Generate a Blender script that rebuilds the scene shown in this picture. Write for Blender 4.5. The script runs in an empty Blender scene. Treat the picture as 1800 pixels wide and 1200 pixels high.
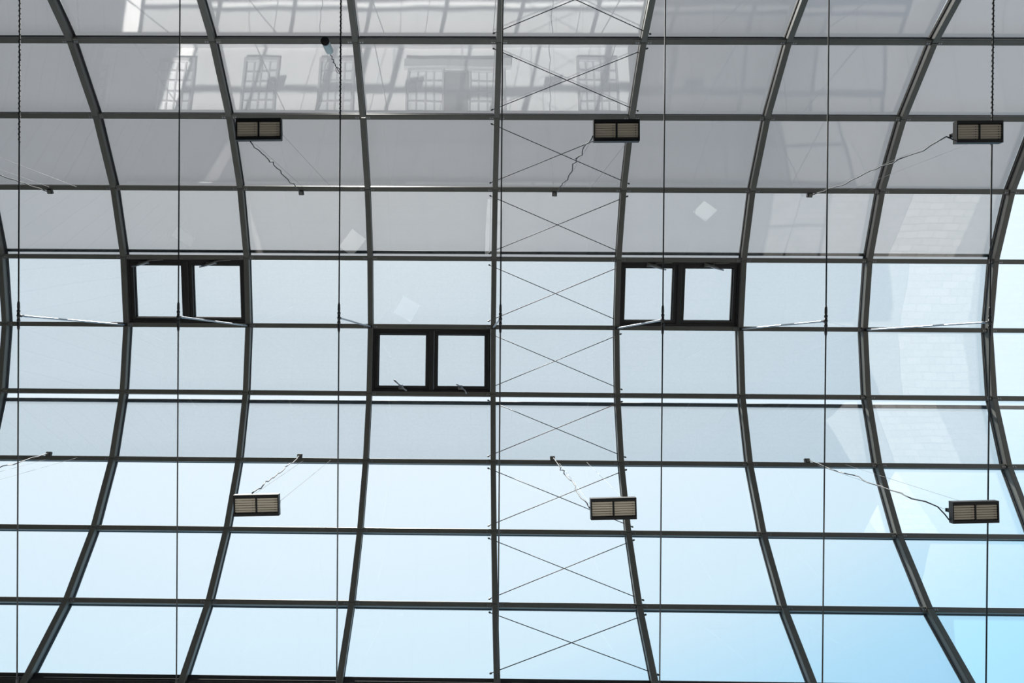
import bpy, bmesh, math, random
from mathutils import Vector, Matrix, Euler

random.seed(7)
C = bpy.context.scene.collection
SC = bpy.context.scene

# ------------------------------------------------------------------ units
# S = spacing of the arched ribs in metres; lengths below are given in rib spacings
S = 2.4
EYE = 1.6                      # the camera stands at eye height; floor at z = 0
FLOOR = -EYE / S
RAD, YC, ZC = 2.8244, 0.2276, 2.5449      # vault: radius of the inner rib faces, axis (towards image top, up)
XO = 0.1805                    # rib number 4 (of -1..9)
ZT = 4.0913                    # height of the tie rods
NODES = [54.2, 43.35, 32.8, 22.0, 11.07, 0.0, -11.04, -22.0, -32.9, -43.75, -53.7]


def rib_x(i):
    return XO + (i - 4)


def W(x, y, z):
    """rib-spacing coordinates (right, image-up, up) -> metres in the world"""
    return Vector((x * S, -y * S, z * S + EYE))


def node(th, dr=0.0):
    a = math.radians(th)
    return YC + (RAD + dr) * math.sin(a), ZC + (RAD + dr) * math.cos(a)


# ------------------------------------------------------------------ camera
cam = bpy.data.cameras.new('camera')
cam_o = bpy.data.objects.new('camera', cam)
C.objects.link(cam_o)
MR = [[0.99991696, 0.00722139, 0.01067348], [-0.00727028, 0.99996322, 0.00454914], [-0.01064024, -0.00462637, 0.99993269]]
r_, u_, f_ = [Vector((v[0], -v[1], v[2])) for v in MR]
m = Matrix((r_, u_, -f_)).transposed().to_4x4()
m.translation = Vector((0, 0, EYE))
cam_o.matrix_world = m
cam.sensor_fit = 'HORIZONTAL'
cam.sensor_width = 36.0
cam.lens = 1162.75 / 1800 * 36.0
cam.shift_x = (900 - 815.443) / 1800
cam.shift_y = (628.751 - 600) / 1800
cam.clip_start = 0.05
cam.clip_end = 500
SC.camera = cam_o

# ------------------------------------------------------------------ light and exposure
SUN_EL, SUN_TX = math.radians(55), -0.28            # high sun from the image-top side, a little from the left
sd = Vector((SUN_TX, -1.0, 0)).normalized() * math.cos(SUN_EL)
sd.z = math.sin(SUN_EL)                              # unit vector towards the sun
sun = bpy.data.lights.new('sun', 'SUN')
sun.energy = 20.0
sun.angle = math.radians(0.53)
sun.color = (1.0, 0.965, 0.91)
sun_o = bpy.data.objects.new('sun', sun)
C.objects.link(sun_o)
sun_o.rotation_euler = (-sd).to_track_quat('-Z', 'Y').to_euler()
sun_o.location = sd * 60

w = bpy.data.worlds.new('sky')
SC.world = w
w.use_nodes = True
nt = w.node_tree
nt.nodes.clear()
out = nt.nodes.new('ShaderNodeOutputWorld')
bg = nt.nodes.new('ShaderNodeBackground')
tc = nt.nodes.new('ShaderNodeTexCoord')
dot = nt.nodes.new('ShaderNodeVectorMath')
dot.operation = 'DOT_PRODUCT'
dot.inputs[1].default_value = sd
nt.links.new(tc.outputs['Generated'], dot.inputs[0])
rmp = nt.nodes.new('ShaderNodeValToRGB')
el = rmp.color_ramp.elements
el[0].position, el[0].color = 0.28, (0.40, 0.78, 1.10, 1)
el[1].position, el[1].color = 1.0, (1.4, 1.42, 1.42, 1)
for p_, c_ in ((0.38, (0.53, 0.89, 1.15, 1)), (0.50, (0.82, 1.04, 1.19, 1)), (0.70, (0.99, 1.13, 1.24, 1)), (0.85, (1.05, 1.15, 1.24, 1))):
    e = el.new(p_)
    e.color = c_
nt.links.new(dot.outputs['Value'], rmp.inputs[0])
nt.links.new(rmp.outputs[0], bg.inputs[0])
bg.inputs[1].default_value = 1.0
nt.links.new(bg.outputs[0], out.inputs[0])

SC.view_settings.view_transform = 'Standard'
SC.view_settings.look = 'None'
SC.view_settings.exposure = 0.0
SC.view_settings.gamma = 1.0
SC.view_settings.use_curve_mapping = False
SC.cycles.caustics_reflective = False
SC.cycles.caustics_refractive = False
SC.cycles.transparent_max_bounces = 24
SC.cycles.use_denoising = True


# ------------------------------------------------------------------ materials
def mat(name, col, rough=0.5, metal=0.0, noise=0.0, scale=8.0, bump=0.0, spec=0.5):
    m = bpy.data.materials.new(name)
    m.use_nodes = True
    n = m.node_tree
    b = n.nodes['Principled BSDF']
    b.inputs['Base Color'].default_value = (*col, 1)
    b.inputs['Roughness'].default_value = rough
    b.inputs['Metallic'].default_value = metal
    b.inputs['Specular IOR Level'].default_value = spec
    if noise or bump:
        t = n.nodes.new('ShaderNodeTexCoord')
        x = n.nodes.new('ShaderNodeTexNoise')
        x.inputs['Scale'].default_value = scale
        x.inputs['Detail'].default_value = 6
        n.links.new(t.outputs['Object'], x.inputs['Vector'])
        if noise:
            r = n.nodes.new('ShaderNodeValToRGB')
            r.color_ramp.elements[0].position = 0.3
            r.color_ramp.elements[1].position = 0.7
            r.color_ramp.elements[0].color = (*[c * (1 - noise) for c in col], 1)
            r.color_ramp.elements[1].color = (*[min(1, c * (1 + noise)) for c in col], 1)
            n.links.new(x.outputs['Fac'], r.inputs[0])
            n.links.new(r.outputs[0], b.inputs['Base Color'])
        if bump:
            bm_ = n.nodes.new('ShaderNodeBump')
            bm_.inputs['Strength'].default_value = bump
            bm_.inputs['Distance'].default_value = 0.01
            n.links.new(x.outputs['Fac'], bm_.inputs['Height'])
            n.links.new(bm_.outputs[0], b.inputs['Normal'])
    return m


def glass_mat(name, r0, tint, wave=0.0):
    """coated roof glazing: a mirror share that grows towards grazing, the rest passes straight through"""
    m = bpy.data.materials.new(name)
    m.use_nodes = True
    n = m.node_tree
    n.nodes.clear()
    o = n.nodes.new('ShaderNodeOutputMaterial')
    mix = n.nodes.new('ShaderNodeMixShader')
    tr = n.nodes.new('ShaderNodeBsdfTransparent')
    gl = n.nodes.new('ShaderNodeBsdfGlossy')
    gl.inputs['Roughness'].default_value = 0.0
    gl.inputs['Color'].default_value = (1, 1, 1, 1)
    tr.inputs['Color'].default_value = (*tint, 1)
    g = n.nodes.new('ShaderNodeNewGeometry')
    d = n.nodes.new('ShaderNodeVectorMath')
    d.operation = 'DOT_PRODUCT'
    n.links.new(g.outputs['Normal'], d.inputs[0])
    n.links.new(g.outputs['Incoming'], d.inputs[1])

    def math_(op, a, b=None):
        x = n.nodes.new('ShaderNodeMath')
        x.operation = op
        for i, v in enumerate((a, b)):
            if v is None:
                continue
            if isinstance(v, (int, float)):
                x.inputs[i].default_value = v
            else:
                n.links.new(v, x.inputs[i])
        return x.outputs[0]
    c = math_('ABSOLUTE', d.outputs['Value'])
    s5 = math_('POWER', math_('SUBTRACT', 1.0, c), 5.0)
    fac = math_('ADD', math_('MULTIPLY', s5, 1 - r0), r0)
    n.links.new(fac, mix.inputs[0])
    n.links.new(tr.outputs[0], mix.inputs[1])
    n.links.new(gl.outputs[0], mix.inputs[2])
    if wave:
        t = n.nodes.new('ShaderNodeTexCoord')
        x = n.nodes.new('ShaderNodeTexNoise')
        x.inputs['Scale'].default_value = 0.9
        x.inputs['Detail'].default_value = 1
        n.links.new(t.outputs['Object'], x.inputs['Vector'])
        b = n.nodes.new('ShaderNodeBump')
        b.inputs['Strength'].default_value = wave
        b.inputs['Distance'].default_value = 0.02
        n.links.new(x.outputs['Fac'], b.inputs['Height'])
        n.links.new(b.outputs[0], gl.inputs['Normal'])
    n.links.new(mix.outputs[0], o.inputs[0])
    return m


def fabric_mat(name, openness, col, trans, weave=420.0):
    """woven sun screen: open share lets the view through, the threads scatter and glow a little"""
    m = bpy.data.materials.new(name)
    m.use_nodes = True
    n = m.node_tree
    n.nodes.clear()
    o = n.nodes.new('ShaderNodeOutputMaterial')
    tr = n.nodes.new('ShaderNodeBsdfTransparent')
    di = n.nodes.new('ShaderNodeBsdfDiffuse')
    tl = n.nodes.new('ShaderNodeBsdfTranslucent')
    ad = n.nodes.new('ShaderNodeAddShader')
    mx = n.nodes.new('ShaderNodeMixShader')
    di.inputs[0].default_value = (*col, 1)
    tl.inputs[0].default_value = (*trans, 1)
    n.links.new(di.outputs[0], ad.inputs[0])
    n.links.new(tl.outputs[0], ad.inputs[1])
    # a slight unevenness of the weave
    t = n.nodes.new('ShaderNodeTexCoord')
    wv = n.nodes.new('ShaderNodeTexNoise')
    wv.inputs['Scale'].default_value = 26.0
    wv.inputs['Detail'].default_value = 3
    n.links.new(t.outputs['Object'], wv.inputs['Vector'])
    mr = n.nodes.new('ShaderNodeMapRange')
    mr.inputs['To Min'].default_value = openness * 0.93
    mr.inputs['To Max'].default_value = openness * 1.07
    n.links.new(wv.outputs['Fac'], mr.inputs['Value'])
    n.links.new(mr.outputs[0], mx.inputs[0])
    n.links.new(ad.outputs[0], mx.inputs[1])
    n.links.new(tr.outputs[0], mx.inputs[2])
    n.links.new(mx.outputs[0], o.inputs[0])
    return m


def brick_mat(name, c1, c2, mortar, scale, bw=0.5, rh=0.25, rough=0.7):
    m = mat(name, c1, rough)
    n = m.node_tree
    t = n.nodes.new('ShaderNodeTexCoord')
    b = n.nodes.new('ShaderNodeTexBrick')
    b.inputs['Color1'].default_value = (*c1, 1)
    b.inputs['Color2'].default_value = (*c2, 1)
    b.inputs['Mortar'].default_value = (*mortar, 1)
    b.inputs['Scale'].default_value = scale
    b.inputs['Mortar Size'].default_value = 0.012
    b.inputs['Brick Width'].default_value = bw
    b.inputs['Row Height'].default_value = rh
    n.links.new(t.outputs['Object'], b.inputs['Vector'])
    n.links.new(b.outputs['Color'], n.nodes['Principled BSDF'].inputs['Base Color'])
    return m


STEEL = mat('painted_steel', (0.135, 0.135, 0.117), 0.45, 0, 0.06, 3.0, 0.0, 0.5)
STEEL_DARK = mat('dark_frame_paint', (0.03, 0.029, 0.027), 0.45, 0, 0.08, 4.0)
PLATE = mat('connector_paint', (0.17, 0.17, 0.15), 0.4)
GASKET = mat('black_gasket', (0.012, 0.012, 0.013), 0.6)
ROD = mat('dark_rod', (0.03, 0.028, 0.026), 0.5, 0.0)
ROD_RED = mat('primed_rod', (0.09, 0.04, 0.03), 0.6, 0.0)
BRIGHT = mat('bare_metal', (0.36, 0.39, 0.43), 0.38, 0.7)
BLACK = mat('lamp_black', (0.008, 0.008, 0.009), 0.5)
LOUVRE = mat('lamp_cream', (0.78, 0.70, 0.56), 0.5)
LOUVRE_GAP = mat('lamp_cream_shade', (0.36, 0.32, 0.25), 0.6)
LEAD = mat('black_cable', (0.016, 0.016, 0.018), 0.5)
WIRE = mat('pale_wire', (0.22, 0.22, 0.22), 0.5, 0.0)
PENDANT = mat('pendant_grey', (0.42, 0.50, 0.50), 0.4)
GLASS = glass_mat('roof_glass', 0.105, (0.985, 0.995, 0.995), 0.10)
FAB_A = fabric_mat('dense_screen', 0.165, (0.42, 0.40, 0.43), (0.0205, 0.021, 0.0235))
FAB_A2 = fabric_mat('dense_screen_lower', 0.27, (0.45, 0.44, 0.46), (0.034, 0.035, 0.038))
FAB_B = fabric_mat('sheer_screen', 0.55, (0.60, 0.62, 0.65), (0.050, 0.066, 0.080))
FAB_C = fabric_mat('sheer_screen_lower', 0.54, (0.62, 0.64, 0.66), (0.060, 0.076, 0.092))
ALU = mat('blind_aluminium', (0.07, 0.085, 0.095), 0.65, 0.0, spec=0.2)
PLASTER = mat('white_plaster', (0.90, 0.90, 0.91), 0.8, 0, 0.04, 1.2, 0.1)
STONE_DARK = brick_mat('grey_stone_courses', (0.10, 0.098, 0.10), (0.12, 0.117, 0.118), (0.06, 0.06, 0.06), 0.6, 0.9, 0.4)
STONE_PALE = brick_mat('beige_stone_courses', (0.16, 0.15, 0.145), (0.19, 0.18, 0.17), (0.10, 0.095, 0.09), 0.5, 0.9, 0.3)
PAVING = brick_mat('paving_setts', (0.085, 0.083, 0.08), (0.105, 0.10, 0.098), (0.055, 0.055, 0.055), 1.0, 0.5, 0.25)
SETTS_PAINTED_SUN = brick_mat('setts_painted_sun', (0.15, 0.147, 0.142), (0.185, 0.18, 0.175), (0.09, 0.09, 0.09), 0.8, 0.5, 0.25)  # paler copy of the paving, with sunlight put into the colour
MUNTIN = mat('window_grey', (0.36, 0.36, 0.37), 0.6)
PANE_PAINTED_SKY = mat('pane_painted_sky', (0.72, 0.74, 0.76), 0.15)  # pale colour stands in for sky mirrored in the facade panes
WHITE = mat('white_laminate', (0.85, 0.85, 0.84), 0.5)


# ------------------------------------------------------------------ mesh helpers
class MB:
    """collects boxes, prisms and tubes (in rib spacings) into one mesh"""

    def __init__(self):
        self.v, self.f, self.m = [], [], []

    def add(self, vs, fs, mi=0):
        n = len(self.v)
        self.v += [tuple(v) for v in vs]
        self.f += [tuple(i + n for i in f) for f in fs]
        self.m += [mi] * len(fs)
        return self

    def box(self, x0, x1, y0, y1, z0, z1, mi=0):
        return self.add([(x0, y0, z0), (x1, y0, z0), (x1, y1, z0), (x0, y1, z0), (x0, y0, z1), (x1, y0, z1), (x1, y1, z1), (x0, y1, z1)],
                        [(3, 2, 1, 0), (4, 5, 6, 7), (0, 1, 5, 4), (1, 2, 6, 5), (2, 3, 7, 6), (3, 0, 4, 7)], mi)

    def cbox(self, x0, x1, y0, y1, z0, z1, c, mi=0):
        """box with chamfered long edges (along x)"""
        pts = [(y0 + c, z0), (y1 - c, z0), (y1, z0 + c), (y1, z1 - c), (y1 - c, z1), (y0 + c, z1), (y0, z1 - c), (y0, z0 + c)]
        return self.prism([(x0, *p) for p in pts], [(x1, *p) for p in pts], mi)

    def prism(self, a, b, mi=0):
        n = len(a)
        fs = [tuple(range(n))[::-1], tuple(range(n, 2 * n))]
        fs += [(i, (i + 1) % n, n + (i + 1) % n, n + i) for i in range(n)]
        return self.add(list(a) + list(b), fs, mi)

    def tube(self, pts, r, n=8, mi=0):
        """round tube along a polyline; r a number or one per point"""
        pts = [Vector(p) for p in pts]
        rs = r if isinstance(r, (list, tuple)) else [r] * len(pts)
        vs, fs = [], []
        ref = None
        for i, p in enumerate(pts):
            t = (pts[min(i + 1, len(pts) - 1)] - pts[max(i - 1, 0)]).normalized()
            if ref is None:
                ref = t.orthogonal().normalized()
            ref = (ref - t * ref.dot(t)).normalized()
            s = t.cross(ref)
            for k in range(n):
                a = 2 * math.pi * k / n
                vs.append(p + (ref * math.cos(a) + s * math.sin(a)) * rs[i])
        for i in range(len(pts) - 1):
            for k in range(n):
                fs.append((i * n + k, i * n + (k + 1) % n, (i + 1) * n + (k + 1) % n, (i + 1) * n + k))
        fs.append(tuple(range(n))[::-1])
        fs.append(tuple((len(pts) - 1) * n + k for k in range(n)))
        return self.add(vs, fs, mi)

    def mesh(self, name, *mats, smooth=False):
        me = bpy.data.meshes.new(name)
        me.from_pydata([tuple(c * S for c in v) for v in self.v], [], self.f)
        for mt in mats:
            me.materials.append(mt)
        me.polygons.foreach_set('material_index', self.m)
        bm = bmesh.new()
        bm.from_mesh(me)
        bmesh.ops.recalc_face_normals(bm, faces=bm.faces)
        bm.to_mesh(me)
        bm.free()
        if smooth:
            me.polygons.foreach_set('use_smooth', [len(p.vertices) == 4 for p in me.polygons])
        me.update()
        return me


def link(name, me, parent=None, loc=(0, 0, 0), rot=(0, 0, 0)):
    """loc in rib spacings of the parent's own axes (x right, y image-down, z up)"""
    o = bpy.data.objects.new(name, me)
    C.objects.link(o)
    if parent is not None:
        o.parent = parent
    o.location = [c * S for c in loc]
    o.rotation_euler = rot
    return o


def empty(name, world=(0, 0, 0), rot=(0, 0, 0)):
    o = bpy.data.objects.new(name, None)
    C.objects.link(o)
    o.location = W(*world)
    o.rotation_euler = rot
    o.empty_display_size = 0.2
    return o


def tag(o, label=None, cat=None, group=None, kind=None):
    for k, v in (('label', label), ('category', cat), ('group', group), ('kind', kind)):
        if v:
            o[k] = v
    return o


ORD = ['first', 'second', 'third', 'fourth', 'fifth', 'sixth', 'seventh', 'eighth', 'ninth', 'tenth']

# ------------------------------------------------------------------ setting: floor and walls
XL, XR = -7.6, 13.0
WALL_Y = -2.12


def slab(name, x0, x1, y0, y1, z0, z1, mt, label, kind='structure'):
    b = MB().box(x0, x1, -max(y0, y1), -min(y0, y1), 0, z1 - z0)
    o = link(name, b.mesh(name, mt))
    o.location = W(0, 0, z0)
    return tag(o, label, None, None, kind)


slab('floor', XL - 4, XR + 12, -12, 12, FLOOR - 0.1, FLOOR, PAVING, 'grey paved courtyard floor, reflected in the panes along the right edge')
slab('painted_sun_strip', 7.45, 8.6, -12, 12, FLOOR, FLOOR + 0.012, SETTS_PAINTED_SUN, 'floor strip right of the glass roof, coloured paler to read as sunlit')  # paler strip paints sunlight on the floor; its far edge stands for shadow
slab('wall_south_base', XL, XR, WALL_Y - 0.3, WALL_Y, FLOOR, 1.22, STONE_DARK, 'dark grey stone lower storey of the courtyard facade')
slab('wall_south', XL, 2.25, WALL_Y - 0.3, WALL_Y, 1.22, 3.98, PLASTER, 'white plaster facade with gridded windows mirrored in the upper panes')
slab('wall_southeast', 2.25, XR, WALL_Y - 0.3, WALL_Y + 0.05, 1.22, 3.98, STONE_DARK, 'grey beige stone wall next to the white facade')
slab('wall_north', XL, 6.4, 2.56, 2.9, FLOOR, 3.98, STONE_PALE, 'shaded stone wall under the upper eave of the glass roof')
slab('wall_west_sun_block', -5.75, -5.4, WALL_Y - 0.3, 4.5, FLOOR, 7.2, STONE_PALE, 'unseen left end wall, set close and raised tall to block sun')  # unseen end wall, moved in and raised above the vault to cut sun

# ------------------------------------------------------------------ glass roof: panes
BAYS = list(range(-1, 9))
VENT = {(1, 4): 1, (3, 5): 2, (5, 4): 3}        # (bay, row): window number
roof = tag(empty('ceiling', (0, YC, ZC + RAD)), 'barrel-vaulted glass roof of large flat panes seen from straight below', None, None, 'structure')
PR = RAD + 0.068
for row in range(10):
    t0, t1 = NODES[row], NODES[row + 1]
    tm, half = (t0 + t1) / 2, math.radians(t0 - t1) / 2
    h = PR * math.sin(half) - 0.004
    rc = PR * math.cos(half)
    me = MB().box(-0.494, 0.494, -h, h, -0.004, 0.004).mesh('glass_pane', GLASS)
    for b in BAYS:
        if (b, row) in VENT:
            continue
        a = math.radians(tm)
        y, z = YC + rc * math.sin(a), ZC + rc * math.cos(a)
        o = link('glass_pane', me, roof)
        jig = (random.uniform(-.0016, .0016), random.uniform(-.0016, .0016), 0)
        o.location = W(rib_x(b) + .5, y, z) - roof.location
        o.rotation_euler = (a + jig[0], jig[1], 0)

# ------------------------------------------------------------------ eave beams (the two long edges of the vault)
for n_, th, sg, lab in ((1, NODES[-1], 1, 'thick black eave beam along the bottom edge of the vault'), (2, NODES[0], -1, 'thick dark eave beam above the uppermost row of panes')):
    y, z = node(th)
    b = MB()
    x0, x1 = rib_x(-1) - 0.1, rib_x(9) + 0.1
    for (p, q, lo, hi) in ((0.0, 0.032, 0.028, 0.085), (0.032, 0.05, 0.018, 0.085), (0.05, 0.20, 0.008, 0.10)):
        b.cbox(x0, x1, *sorted((sg * p, sg * q)), lo, hi, 0.003)
    o = link('trim_%d' % n_, b.mesh('trim', STEEL_DARK))
    o.location = W(0, y, z)
    o.rotation_euler = (math.radians(th), 0, 0)
    tag(o, lab, None, None, 'structure')

# ------------------------------------------------------------------ arched ribs, each of straight mitred segments
RIB_LABEL = {
    -1: 'dark steel arched rib at the far left end of the vault, past the view',
    0: 'leftmost arched steel rib, only its middle curve showing at the left border',
    1: 'arched steel rib along the left side of the left pair of vent windows',
    2: 'arched steel rib along the right side of the left pair of vent windows',
    3: 'arched steel rib along the left side of the lower middle pair of vent windows',
    4: 'arched steel rib on the left side of the cross-braced strip',
    5: 'arched steel rib between the cross-braced strip and the right pair of vent windows',
    6: 'arched steel rib along the right side of the right pair of vent windows',
    7: 'arched steel rib next to last before the clear unshaded panes on the right',
    8: 'arched steel rib where the grey blinds end and clear unshaded panes begin',
    9: 'dark steel arched rib at the far right end of the vault, past the view',
}
HW = 0.0205
prof = [(-HW, 0.002), (-HW + 0.002, 0), (HW - 0.002, 0), (HW, 0.002), (HW, 0.032), (-HW, 0.032)]
neck = [(-0.0165, 0.0325), (0.0165, 0.0325), (0.0165, 0.0635), (-0.0165, 0.0635)]
cap = [(-0.017, 0.0725), (0.017, 0.0725), (0.017, 0.082), (-0.017, 0.082)]
seam = 0.035     # degrees: the hairline joint between two segments
ends = [NODES[0] + 3.2] + NODES[1:-1] + [NODES[-1] - 3.6]
seg_me = []
for k in range(len(ends) - 1):
    ring = []
    for th in (ends[k] - seam, ends[k + 1] + seam):
        ring.append(th)
    b = MB()
    for pf, mi in ((prof, 0), (neck, 1), (cap, 1)):
        A, B = [], []
        for th, L in ((ring[0], A), (ring[1], B)):
            for dx, dr in pf:
                y, z = node(th, dr)
                L.append((dx, -(y - YC), z - ZC - RAD))
        b.prism(A, B, mi)
    # black glazing gaskets along both sides, against the panes
    for sx in (-1, 1):
        A, B = [], []
        for th, L in ((ring[0], A), (ring[1], B)):
            for dx, dr in ((sx * 0.0167, 0.056), (sx * 0.0195, 0.056), (sx * 0.0195, 0.0637), (sx * 0.0167, 0.0637)):
                y, z = node(th, dr)
                L.append((dx, -(y - YC), z - ZC - RAD))
        b.prism(A, B, 2)
    seg_me.append(b.mesh('rib_segment', STEEL, STEEL_DARK, GASKET))
for i in range(-1, 10):
    r = tag(empty('arched_rib', (rib_x(i), YC, ZC + RAD)), RIB_LABEL[i], 'rib', 'arched steel ribs of the glass roof')
    for me in seg_me:
        link('rib_segment', me, r)

# ------------------------------------------------------------------ purlins: rows of bars between the ribs
PURLIN_LABEL = {
    1: 'uppermost long steel purlin row, behind the hanging pendant',
    2: 'second purlin row from the top, just above the three upper floodlights',
    3: 'third purlin row, carrying the junction boxes of the upper floodlights',
    4: 'fourth purlin row, along the top of the left and right vent windows',
    5: 'purlin row at the crown where the struts meet the ribs',
    6: 'purlin row along the bottom of the lower middle pair of vent windows',
    7: 'purlin row carrying the junction boxes of the lower floodlights',
    8: 'purlin row just below the three lower floodlights',
    9: 'lowest purlin row, next above the black eave beam',
}
L_ = 0.5 - HW - 0.0004
pb = MB()
pb.cbox(-L_, L_, -0.0185, 0.0185, 0.014, 0.040, 0.002)
pb.box(-L_, L_, -0.0135, 0.0135, 0.0403, 0.0635, 2)
pb.box(-L_, L_, -0.015, 0.015, 0.0725, 0.080, 2)
pb.box(-L_, L_, -0.0165, -0.0137, 0.056, 0.0637, 1)
pb.box(-L_, L_, 0.0137, 0.0165, 0.056, 0.0637, 1)
pur_me = pb.mesh('purlin_segment', STEEL, GASKET, STEEL_DARK)
eb = MB()
eb.box(-0.038, 0, -0.0155, 0.0155, 0.0115, 0.0138)
for bx in (-0.028, -0.012):
    eb.tube([(bx, 0.004, 0.0115), (bx, 0.004, 0.0075)], 0.0048, 6, 1)
plate_me = {-1: eb.mesh('end_plate', PLATE, BRIGHT)}
eb2 = MB()
eb2.box(0, 0.038, -0.0155, 0.0155, 0.0115, 0.0138)
for bx in (0.028, 0.012):
    eb2.tube([(bx, 0.004, 0.0115), (bx, 0.004, 0.0075)], 0.0048, 6, 1)
plate_me[1] = eb2.mesh('end_plate', PLATE, BRIGHT)
for k in range(1, 10):
    y, z = node(NODES[k])
    row = tag(empty('purlin', (XO, y, z), (math.radians(NODES[k]), 0, 0)), PURLIN_LABEL[k], 'purlin', 'horizontal purlin rows of the glass roof')
    for b in BAYS:
        s = link('purlin_segment', pur_me, row, (rib_x(b) + .5 - XO, 0, 0))
        link('end_plate', plate_me[1], s, (-L_, 0, 0))
        link('end_plate', plate_me[-1], s, (L_, 0, 0))

# ------------------------------------------------------------------ vent windows: pairs of sashes with openers
def ring_mb(b, x0, x1, y0, y1, z0, z1, t, mi=0):
    b.box(x0, x1, y0, y0 + t, z0, z1, mi)
    b.box(x0, x1, y1 - t, y1, z0, z1, mi)
    b.box(x0, x0 + t, y0 + t, y1 - t, z0, z1, mi)
    b.box(x1 - t, x1, y0 + t, y1 - t, z0, z1, mi)
    return b


WIN_LABEL = {
    1: 'left pair of dark-framed vent windows with openers along the top',
    2: 'lower middle pair of dark-framed vent windows with cranks along the bottom',
    3: 'right pair of dark-framed vent windows beside the cross-braced strip',
}
for (b_, row), nw in VENT.items():
    t0, t1 = NODES[row], NODES[row + 1]
    tm, half = (t0 + t1) / 2, math.radians(t0 - t1) / 2
    h = (RAD + 0.03) * math.sin(half) - 0.0185
    a = math.radians(tm)
    rc = RAD * math.cos(half)
    y, z = YC + rc * math.sin(a), ZC + rc * math.cos(a)
    wo = tag(empty('window_%d' % nw, (rib_x(b_) + .5, y, z), (a, 0, 0)), WIN_LABEL[nw], None, None, 'structure')
    x0, x1 = -0.5 + HW + 0.001, 0.5 - HW - 0.001
    link('window_frame', ring_mb(MB(), x0, x1, -h, h, 0.024, 0.07, 0.016).mesh('window_frame', STEEL_DARK), wo)
    link('mullion', MB().cbox(-h + 0.016, h - 0.016, -0.017, 0.017, 0.020, 0.07, 0.004).mesh('mullion', STEEL_DARK), wo, (0, 0, 0), (0, 0, math.pi / 2))
    for sx in (-1, 1):
        xa, xb = (x0 + 0.017, -0.019) if sx < 0 else (0.019, x1 - 0.017)
        sb = MB()
        ring_mb(sb, xa, xb, -h + 0.017, h - 0.017, 0.034, 0.074, 0.026)
        ring_mb(sb, xa + 0.026, xb - 0.026, -h + 0.043, h - 0.043, 0.058, 0.074, 0.006, 1)
        sash = link('sash', sb.mesh('sash', STEEL_DARK, GASKET), wo)
        link('window_pane', MB().box(xa + 0.03, xb - 0.03, -h + 0.047, h - 0.047, 0.064, 0.071).mesh('window_pane', GLASS), sash)
        # opener: bracket, gearbox and crank
        xm = (xa + xb) / 2 + {1: (-0.09 if sx < 0 else -0.02), 2: 0.0, 3: (0.02 if sx < 0 else 0.0)}[nw]
        q = MB()
        if nw == 2:
            ye = h - 0.030
            q.box(xm - 0.02, xm + 0.012, ye - 0.022, ye + 0.010, 0.012, 0.034)
            q.tube([(xm - 0.004, ye - 0.012, 0.018), (xm - (0.06 if sx < 0 else 0.035), ye - (0.062 if sx < 0 else 0.03), -0.004)], 0.0062, 8)
            q.tube([(xm - 0.01, ye - 0.004, 0.012), (xm + 0.012, ye + 0.004, 0.004), (xm + 0.035, ye + 0.02, 0.0), (xm + 0.046, ye + (0.022 if sx < 0 else 0.046), 0.0)], 0.005, 8)
            q.tube([(xm - 0.022, ye + 0.004, 0.014), (xm + 0.02, ye + 0.004, 0.014)], 0.009, 8, 1)
        else:
            d = -1 if nw == 1 else 1
            ye = -h + 0.022
            q.box(xm - 0.05, xm + 0.03, ye - 0.004, ye + 0.016, 0.012, 0.034, 1)
            q.tube([(xm - 0.03 * d, ye + 0.004, 0.010), (xm + 0.02 * d, ye + 0.022, 0.006), (xm + 0.10 * d, ye + 0.04, 0.0)], 0.0055, 8)
            q.tube([(xm - 0.05 * d, ye - 0.014, 0.016), (xm + 0.01 * d, ye + 0.012, 0.008), (xm + 0.055 * d, ye + 0.024, 0.006)], [0.005, 0.011, 0.006], 8, 1)
            q.tube([(xm + 0.02, ye - 0.012, 0.018), (xm + 0.15, ye - 0.018, 0.018)], 0.004, 6, 1)
        link('window_opener', q.mesh('window_opener', BRIGHT, PLATE, smooth=True), wo)

# ------------------------------------------------------------------ roller blinds outside the glass, one per bay and zone
BAY_NAME = {-1: 'past the leftmost rib', 0: 'left of the left vent windows', 1: 'in the bay of the left vent windows', 2: 'between the left and middle vent window bays',
            3: 'in the bay of the middle vent windows', 4: 'in the cross-braced bay', 5: 'in the bay of the right vent windows',
            6: 'right of the right vent windows', 7: 'in the last shaded bay on the right', 8: 'over the unshaded bay'}


def blind_strip(th_list, name, mt, dr=0.1):
    b = MB()
    vs = []
    for th in th_list:
        y, z = node(th, dr)
        for x in (-0.4985, 0.4985):
            vs.append((x, -(y - YC), z - ZC - RAD))
    b.add(vs, [(2 * i, 2 * i + 1, 2 * i + 3, 2 * i + 2) for i in range(len(th_list) - 1)])
    return b.mesh(name, mt)


def bar_mesh(name, th, dr, r, x=0.4985):
    y, z = node(th, dr)
    b = MB()
    b.tube([(-x, -(y - YC), z - ZC - RAD), (x, -(y - YC), z - ZC - RAD)], r, 12)
    return b.mesh(name, ALU, smooth=True)


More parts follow.
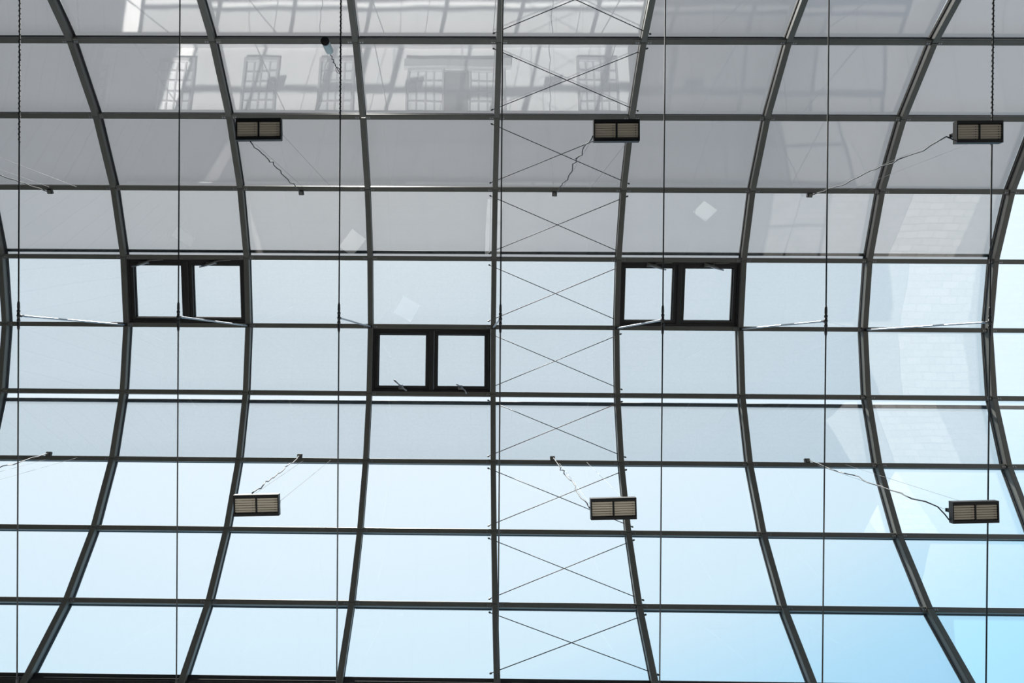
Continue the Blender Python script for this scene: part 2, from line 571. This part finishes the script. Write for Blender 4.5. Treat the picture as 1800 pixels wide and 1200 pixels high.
TH_A = 11.98      # bottom bar of the upper blinds
TH_C = -12.25     # roller tube of the lower blinds
fa = blind_strip([NODES[0] - .5, NODES[1], NODES[2], NODES[3]], 'fabric', FAB_A, 0.104)
fa2 = blind_strip([NODES[3], 11.15], 'lower_fabric', FAB_A2, 0.104)
ba = bar_mesh('bottom_bar', TH_A, 0.090, 0.0125)
fb = blind_strip([11.2, NODES[4], NODES[5], NODES[6] - 0.1], 'fabric', FAB_B, 0.092)
bb = bar_mesh('bottom_bar', NODES[6] - 0.1, 0.092, 0.006)
fc = blind_strip([TH_C, NODES[7] + .2], 'fabric', FAB_C, 0.104)
rc_ = bar_mesh('roller_tube', TH_C, 0.112, 0.0165)
bc = bar_mesh('bottom_bar', NODES[7] + .2, 0.104, 0.006)
for b in BAYS:
    at = (rib_x(b) + .5, YC, ZC + RAD)
    if b < 8:
        r = tag(empty('roller_blind', at), 'grey dense blind over upper panes ' + BAY_NAME[b], 'blind', 'drawn roller blinds outside the glass')
        link('fabric', fa, r)
        tag(link('lower_fabric', fa2, r), 'slightly sheerer lowest length of the blind')
        tag(link('bottom_bar', ba, r), 'dark round bar at the blind edge')
        r = tag(empty('roller_blind', at), 'pale sheer blind over crown panes ' + BAY_NAME[b], 'blind', 'drawn roller blinds outside the glass')
        link('fabric', fb, r)
        link('bottom_bar', bb, r)
    r = tag(empty('roller_blind', at), ('short pale blind just below the crown ' if b < 8 else 'rolled-up blind just below the crown ') + BAY_NAME[b], 'blind',
            'drawn roller blinds outside the glass' if b < 8 else None)
    tag(link('roller_tube', rc_, r), 'dark blue-grey round tube')
    if b < 8:
        link('fabric', fc, r)
        link('bottom_bar', bc, r)

# ------------------------------------------------------------------ tie rods across the vault with struts up to the crown
NY = YC - 0.004          # where the strut stands
TIE_END = 2.36
TIE_LABEL = {1: 'long tie rod nearest the left border, bare strut end pointing right', 2: 'long tie rod crossing the left pair of vent windows',
             3: 'long tie rod from which the small grey pendant hangs', 4: 'long tie rod running beside the rib of the cross-braced strip',
             5: 'long tie rod crossing the right pair of vent windows', 6: 'long tie rod in the second bay right of the right vent windows',
             7: 'long tie rod nearest the right border, behind the right floodlights'}


def lathe(b, prof_, axis_from, axis_dir, n=10, mi=0):
    d = Vector(axis_dir).normalized()
    pts = [Vector(axis_from) + d * t for t, _ in prof_]
    return b.tube(pts, [r for _, r in prof_], n, mi)


for i in range(1, 8):
    t = tag(empty('tie_rod', (rib_x(i), NY, ZT)), TIE_LABEL[i], 'tie rod', 'straight tie rods across the vault')
    b = MB()
    b.tube([(0, NY - YC - TIE_END, 0), (0, NY - YC + TIE_END, 0)], 0.0044, 8)
    link('rod', b.mesh('rod', ROD, smooth=True), t)
    for sg in (-1, 1):
        # turnbuckle on either side of the strut foot (local y is image-down)
        b = MB()
        lathe(b, [(0.0, 0.005), (0.006, 0.0095), (0.018, 0.0105), (0.022, 0.0065), (0.028, 0.0075), (0.034, 0.0085), (0.066, 0.0075), (0.07, 0.0055), (0.078, 0.0046)], (0, sg * 0.016, 0), (0, sg, 0))
        link('turnbuckle', b.mesh('turnbuckle', ROD, smooth=True), t)
        b = MB()
        ye = NY - YC + sg * TIE_END
        lathe(b, [(0, 0.0046), (0.012, 0.008), (0.05, 0.0085), (0.055, 0.006), (0.07, 0.006)], (0, ye - sg * 0.10, 0), (0, sg, 0))
        b.box(-0.012, -0.006, *sorted((ye - sg * 0.045, ye + sg * 0.03)), -0.012, 0.012)
        b.box(0.006, 0.012, *sorted((ye - sg * 0.045, ye + sg * 0.03)), -0.012, 0.012)
        link('fork_end', b.mesh('fork_end', ROD, smooth=False), t)
    b = MB()
    b.tube([(0, -0.018, 0), (0, 0.018, 0)], [0.0085, 0.0085], 10)
    b.tube([(0, 0, -0.012), (0, 0, 0.026)], [0.006, 0.009], 10)
    b.tube([(-0.011, 0, 0.004), (0.011, 0, 0.004)], 0.006, 8)
    link('clamp', b.mesh('clamp', ROD, smooth=True), t)
    b = MB()
    top = ZC + RAD - ZT
    lathe(b, [(0.02, 0.0045), (0.06, 0.0075), (0.085, 0.0062), (top * 0.55, 0.0062), (top - 0.09, 0.0062), (top - 0.05, 0.0075), (top - 0.012, 0.0045), (top, 0.0045)], (0, 0, 0), (0, 0, 1), 10)
    tag(link('strut', b.mesh('strut', BRIGHT, smooth=True), t), 'bright metal strut rising to the rib')
    b = MB()
    b.box(-0.016, 0.016, -0.012, 0.012, top - 0.006, top)
    b.box(-0.005, 0.005, -0.01, 0.01, top - 0.03, top - 0.006)
    link('top_bracket', b.mesh('top_bracket', STEEL_DARK), t)
    if i in (1, 3, 7):
        # thin cable wound round the rod
        a, z_, L = (1.30 if i != 3 else 1.45), 2.25, []
        n_ = 260
        for k in range(n_ + 1):
            yy = a + (z_ - a) * k / n_
            ph = k * 0.72
            rr = 0.0058
            L.append((rr * math.cos(ph), -(yy - NY), rr * math.sin(ph)))
        link('wound_cable', MB().tube(L, 0.0022, 5).mesh('wound_cable', LEAD), t)

# ------------------------------------------------------------------ crossed bracing rods between ribs 4 and 5
ROWN = ['topmost', 'second', 'third', 'fourth', 'fifth', 'sixth', 'seventh', 'eighth', 'ninth', 'lowest']
for row in range(10):
    t0, t1 = NODES[row] - 1.3, NODES[row + 1] + 1.3
    if row == 9:
        t1 = NODES[10] + 1.0
    for d in (0, 1):
        dr = 0.030 + (0.0042 if d else -0.0042)
        ya, za = node(t0, dr)
        yb, zb = node(t1, dr)
        L_x, R_x = rib_x(4), rib_x(5)
        P, Q = ((L_x, ya, za), (R_x, yb, zb)) if d == 0 else ((L_x, yb, zb), (R_x, ya, za))
        P, Q = Vector(P), Vector(Q)
        u = (Q - P).normalized()
        o_ = tag(empty('bracing_rod', tuple(P)), 'thin bracing rod %s rightward in the %s panel of the braced strip' % ('falling' if d == 0 else 'rising', ROWN[row] if row in (0, 9) else ROWN[row] + ' from top'), 'rod', 'crossed bracing rods')

        def loc_(p):
            q_ = p - P
            return (q_.x, -q_.y, q_.z)
        b = MB()
        b.tube([loc_(P - u * 0.05), loc_(Q + u * 0.05)], 0.0030, 8)
        link('rod', b.mesh('rod', ROD if d == 0 or row not in (4, 6, 7, 8) else ROD_RED, smooth=True), o_)
        for e_, s_ in ((P, -1), (Q, 1)):
            b = MB()
            b.tube([loc_(e_ + u * s_ * 0.034), loc_(e_ + u * s_ * 0.046)], 0.0068, 6)
            link('nut', b.mesh('nut', STEEL_DARK), o_)

# ------------------------------------------------------------------ floodlights on wires, with their leads and junction boxes
ZL = 3.707
LW, LH = 0.1275, 0.0605
Y_UP, Y_LOW = 1.2555, -0.8535
KU, KL = 3, 7                     # purlin nodes above the two rows


def flood_meshes():
    d = {}
    b = MB()
    # shallow tray with a rim in front (z down is towards the viewer)
    b.box(-LW, LW, -LH, LH, 0.002, 0.020)
    b.box(-LW, LW, -LH, -LH + 0.017, -0.012, 0.002)
    b.box(-LW, LW, LH - 0.017, LH, -0.012, 0.002)
    b.box(-LW, -LW + 0.006, -LH + 0.017, LH - 0.017, -0.012, 0.002)
    b.box(LW - 0.006, LW, -LH + 0.017, LH - 0.017, -0.012, 0.002)
    for x in range(-5, 6):
        b.box(x * 0.019 - 0.002, x * 0.019 + 0.002, -LH + 0.02, LH - 0.02, 0.020, 0.032)
    d['housing'] = b.mesh('housing', BLACK)
    b = MB()
    b.box(-0.0035, 0.0035, -LH + 0.017, LH - 0.017, -0.010, 0.0015)
    d['divider'] = b.mesh('divider', BLACK)
    b = MB()
    b.box(-0.058, 0.058, -LH + 0.018, LH - 0.018, -0.003, 0.0015)
    d['lamp_panel'] = b.mesh('lamp_panel', LOUVRE_GAP)
    b = MB()
    b.prism([(-0.057, -0.0060, -0.003), (-0.057, 0.0060, -0.003), (-0.057, 0.0048, -0.007), (-0.057, -0.0048, -0.007)], [(0.057, -0.0060, -0.003), (0.057, 0.0060, -0.003), (0.057, 0.0048, -0.007), (0.057, -0.0048, -0.007)])
    b.tube([(0.042, 0.0062, -0.004), (0.042, 0.0062, -0.0085)], 0.0018, 6, 1)
    d['slat'] = b.mesh('slat', LOUVRE, BLACK)
    b = MB()
    b.box(-0.115, 0.115, -0.010, 0.010, 0.060, 0.066)
    for sx in (-0.112, 0.104):
        b.box(sx, sx + 0.008, -0.010, 0.010, 0.020, 0.060)
    d['yoke'] = b.mesh('yoke', BLACK)
    return d


FM = flood_meshes()


def flood(x, y, k, rz, label):
    f = tag(empty('floodlight', (x, y, ZL), (0, 0, -math.radians(rz))), label, 'floodlight', 'hanging floodlights')
    link('housing', FM['housing'], f)
    link('divider', FM['divider'], f)
    link('yoke', FM['yoke'], f)
    for sx in (-1, 1):
        p = tag(link('lamp_panel', FM['lamp_panel'], f, (sx * 0.0625, 0, 0)), 'cream ribbed lamp panel')
        for j in range(6):
            link('slat', FM['slat'], p, (0, -0.0337 + j * 0.0135, 0))
    yn, zn = node(NODES[k], 0.012)
    for sx in (-1, 1):
        b = MB()
        b.tube([(sx * 0.108, 0, 0.064), (sx * 0.108, -(yn - y), zn - ZL)], 0.0009, 6)
        link('suspension_wire', b.mesh('suspension_wire', WIRE), f)
    return f


LAMPS = []
for j, x in enumerate((-3.2, -1.2, 0.803, 2.808)):
    pos_u = ['upper floodlight past the left border', 'black floodlight with cream panels, in the upper row beside the rib left of centre',
             'black floodlight with cream panels, in the upper row over the cross-braced strip', 'black floodlight with dim cream panels, in the upper row near the right border'][j]
    pos_l = ['lower floodlight past the left border', 'black floodlight with bright cream panels, in the lower row left of centre',
             'black floodlight with bright cream panels, in the lower row over the cross-braced strip', 'black floodlight with cream panels, in the lower row near the right border'][j]
    flood(x, Y_UP, KU, 0.6, pos_u)
    flood(x, Y_LOW, KL, 1.9, pos_l)

JB = MB()
JB.cbox(-0.018, 0.018, 0.0, 0.034, 0.004, 0.03, 0.003)
JB.box(-0.012, 0.012, 0.004, 0.03, 0.0, 0.004, 1)
jb_me = JB.mesh('junction_box', STEEL_DARK, PLATE)
LEAD_LABEL = {
    (0, 1): ('black power lead running up to the left border from the leftmost upper box', 'small junction box at the start of the lead to the upper left border'),
    (1, 1): ('wavy black power lead of the upper floodlight left of centre', 'small junction box feeding the upper floodlight left of centre'),
    (2, 1): ('crinkled black power lead of the upper floodlight over the braced strip', 'small junction box feeding the upper floodlight over the braced strip'),
    (3, 1): ('long power lead of the upper floodlight near the right border', 'small junction box feeding the upper floodlight near the right border'),
    (0, 0): ('thin power lead running down to the left border from the leftmost lower box', 'small junction box at the start of the lead to the lower left border'),
    (1, 0): ('crinkled power lead of the lower floodlight left of centre', 'small junction box feeding the lower floodlight left of centre'),
    (2, 0): ('crinkled pale-lit power lead of the lower floodlight over the braced strip', 'small junction box feeding the lower floodlight over the braced strip'),
    (3, 0): ('long sagging power lead of the lower floodlight near the right border', 'small junction box feeding the lower floodlight near the right border'),
}
for up in (1, 0):
    k = KU if up else KL
    for j, (bx, lx) in enumerate(((-3.33, -3.2), (-1.342, -1.2), (0.645, 0.803), (2.63, 2.808))):
        yn, zn = node(NODES[k], 0.0)
        sg = 1 if up else -1           # boxes sit on the crown side of the purlin
        o = link('junction_box', jb_me)
        o.location = W(bx, yn, zn) + Vector((0, 0, 0))
        a = math.radians(NODES[k])
        o.rotation_euler = (a, 0, 0 if up else 0)
        off = Matrix.Rotation(a, 3, 'X') @ Vector((0, (0.014 if up else -0.048) * S, 0))
        o.location = W(bx, yn, zn) + off
        tag(o, LEAD_LABEL[(j, up)][1], 'junction box', 'junction boxes of the floodlights')
        st = Vector((bx + 0.004, yn - sg * 0.030, zn - 0.004))
        if up:
            en = {1: Vector((lx - 0.052, Y_UP - LH - 0.003, ZL + 0.012)), 2: Vector((lx - LW - 0.0025, Y_UP - 0.026, ZL + 0.012))}.get(j, Vector((lx - LW - 0.0025, Y_UP - 0.038, ZL + 0.012)))
        else:
            en = {1: Vector((lx - 0.03, Y_LOW + LH + 0.004, ZL + 0.012))}.get(j, Vector((lx - LW - 0.0025, Y_LOW - 0.002, ZL + 0.012)))
        n_ = 26
        rnd = random.Random(31 * j + 7 * up + 3)
        amp = 0.010 if j in (0, 3) else 0.014
        pts = []
        wx = wy = 0.0
        for q in range(n_ + 1):
            tt = q / n_
            env = math.sin(math.pi * tt) ** 0.6
            wx = 0.6 * wx + rnd.uniform(-1, 1) * amp
            wy = 0.6 * wy + rnd.uniform(-1, 1) * amp
            p = st.lerp(en, tt)
            p.x += wx * env
            p.y += wy * env
            pts.append(p)
        if j == 3:
            # slack at the lamp end
            if up:
                pts[-2] = pts[-1] + Vector((-0.028, 0.022, 0.015))
                pts[-3] = pts[-2].lerp(pts[-6], 0.33)
                pts[-4] = pts[-2].lerp(pts[-6], 0.52)
            else:
                pts[-1] = pts[-1] + Vector((0, -0.048, 0))
                for i_, d_ in ((-2, (-0.018, 0.030, 0.01)), (-3, (-0.045, 0.068, 0.03)), (-4, (-0.085, 0.088, 0.07)), (-5, (-0.13, 0.092, 0.12))):
                    pts[i_] = pts[-1] + Vector(d_)
                pts[-6] = pts[-5].lerp(pts[-9], 0.33)
                pts[-7] = pts[-5].lerp(pts[-9], 0.6)
        b = MB()
        b.tube([(p.x - st.x, -(p.y - st.y), p.z - st.z) for p in pts], 0.0036, 6)
        o = link('power_lead', b.mesh('power_lead', LEAD, smooth=True))
        o.location = W(*st)
        tag(o, LEAD_LABEL[(j, up)][0], 'cable', 'power leads of the floodlights')

# ------------------------------------------------------------------ small pendant hanging from the third tie rod
px_, py_, zb_ = -0.8255, 1.7405, 3.68
pe = tag(empty('pendant_lamp', (px_, py_, zb_)), 'small grey cylinder pendant with dark round underside hanging on a cord', 'pendant lamp')
b = MB()
lathe(b, [(0.004, 0.0215), (0.008, 0.0225), (0.118, 0.0225), (0.128, 0.019), (0.134, 0.009), (0.14, 0.004)], (0, 0, 0), (0, 0, 1), 24)
link('body', b.mesh('body', PENDANT, smooth=True), pe)
b = MB()
lathe(b, [(0.0, 0.0235), (0.012, 0.0235)], (0, 0, 0), (0, 0, 1), 24)
rim = tag(link('rim', b.mesh('rim', BLACK, smooth=True), pe), 'black ring round the underside')
b = MB()
lathe(b, [(-0.002, 0.006), (-0.0008, 0.0165), (0.0, 0.018)], (0, 0, 0), (0, 0, 1), 20)
link('lens', b.mesh('lens', STEEL_DARK, smooth=True), rim)
b = MB()
pts = []
for q in range(19):
    tt = q / 18
    e_ = math.sin(math.pi * tt)
    pts.append((math.sin(q * 1.9) * 0.005 * e_ - 0.006 * e_, math.cos(q * 2.3) * 0.005 * e_, 0.135 + tt * (ZT - zb_ - 0.135)))
b.tube(pts, 0.0026, 6)
loop = [(-0.008 + 0.012 * math.cos(a) + 0.004, 0.006 * math.sin(a), ZT - zb_ - 0.03 + 0.03 * math.sin(a)) for a in [i * math.pi / 8 for i in range(17)]]
b.tube(loop, 0.0018, 5)
link('cord', b.mesh('cord', LEAD, smooth=True), pe)

# ------------------------------------------------------------------ facade windows and tables that show only as reflections
nw = 4


def facade_window(x0, x1, z0, z1, cols, rows, label):
    global nw
    wo = tag(empty('window_%d' % nw, ((x0 + x1) / 2, WALL_Y, z0)), label, None, None, 'structure')
    nw += 1
    hw, hh = (x1 - x0) / 2, z1 - z0
    b = MB()
    # local y is image-down = into the wall; the frame stands a little proud of the plaster
    for (a0, a1, b0, b1) in ((-hw - .03, hw + .03, -.05, 0), (-hw - .03, hw + .03, hh, hh + .04), (-hw - .03, -hw, 0, hh), (hw, hw + .03, 0, hh)):
        b.box(a0, a1, -0.05, 0.002, b0, b1)
    link('window_surround', b.mesh('window_surround', MUNTIN), wo)
    cw, ch = 2 * hw / cols, hh / rows
    me = MB().box(-cw / 2 + .011, cw / 2 - .011, -0.008, 0.002, -ch / 2 + .011, ch / 2 - .011).mesh('window_pane', PANE_PAINTED_SKY)
    for i in range(cols):
        for j in range(rows):
            link('window_pane', me, wo, (-hw + cw * (i + .5), 0, ch * (j + .5)))
    b = MB()
    for i in range(1, cols):
        b.box(-hw + cw * i - .011, -hw + cw * i + .011, -0.022, 0.002, 0, hh)
    for j in range(1, rows):
        b.box(-hw, hw, -0.021, 0.002, ch * j - .011, ch * j + .011)
    link('glazing_bars', b.mesh('glazing_bars', MUNTIN), wo)


facade_window(-5.9, -5.3, 1.62, 2.62, 4, 7, 'tall gridded facade window at the far left of the white facade')
facade_window(-4.5, -4.05, 1.5, 2.62, 4, 7, 'tall gridded facade window mirrored left of the left rib')
facade_window(-3.3, -2.85, 1.5, 2.62, 4, 7, 'tall gridded facade window mirrored beside the upper left floodlight')
facade_window(-2.2, -1.75, 1.5, 2.62, 4, 7, 'tall gridded facade window mirrored beside the hanging pendant')
facade_window(-0.92, -0.44, 1.66, 2.62, 4, 6, 'left window of the facade pair mirrored above centre')
facade_window(-0.04, 0.44, 1.66, 2.62, 4, 6, 'right window of the facade pair mirrored above centre')
facade_window(1.53, 2.05, 1.5, 2.62, 5, 7, 'tall gridded facade window mirrored behind the braced strip')
slab('trim_3', -1.0, 0.55, WALL_Y - 0.01, WALL_Y + 0.09, 1.50, 1.62, MUNTIN, 'grey cornice below the facade window pair')
slab('trim_4', XL, 2.25, WALL_Y - 0.01, WALL_Y + 0.07, 1.17, 1.25, MUNTIN, 'grey string course along the foot of the white facade')
slab('trim_5', -0.40, -0.08, WALL_Y - 0.01, WALL_Y + 0.05, 1.70, 2.30, STONE_DARK, 'dark panel between the two facade windows')


def table_meshes(wx, wy):
    hz = 0.305
    t = MB().cbox(-wx, wx, -wy, wy, hz - 0.012, hz, 0.003).mesh('table_top', WHITE)
    l = MB().cbox(0, hz - 0.012, -0.008, 0.008, -0.008, 0.008, 0.002).mesh('leg', BRIGHT)
    return t, l


def table(x, y, wx, wy, rz, label):
    o = tag(empty('table', (x, y, FLOOR), (0, 0, math.radians(rz))), label, 'table', 'white tables on the courtyard floor')
    t, l = table_meshes(wx, wy)
    link('table_top', t, o)
    for sx in (-1, 1):
        for sy in (-1, 1):
            link('leg', l, o, (sx * (wx - .03), sy * (wy - .03), 0), (0, -math.pi / 2, 0))


table(0.36, -1.35, 0.13, 0.55, 2, 'long white table mirrored as a pale strip at centre')
table(-5.0, -1.5, 0.16, 0.10, 40, 'small white table mirrored near the left rib')
table(-2.1, -1.6, 0.20, 0.14, -50, 'white table mirrored below the upper left floodlight')
table(3.9, -1.0, 0.14, 0.13, 35, 'small white square table mirrored right of the braced strip')
table(-1.1, -0.35, 0.17, 0.17, 30, 'white square table mirrored over the middle vent windows')
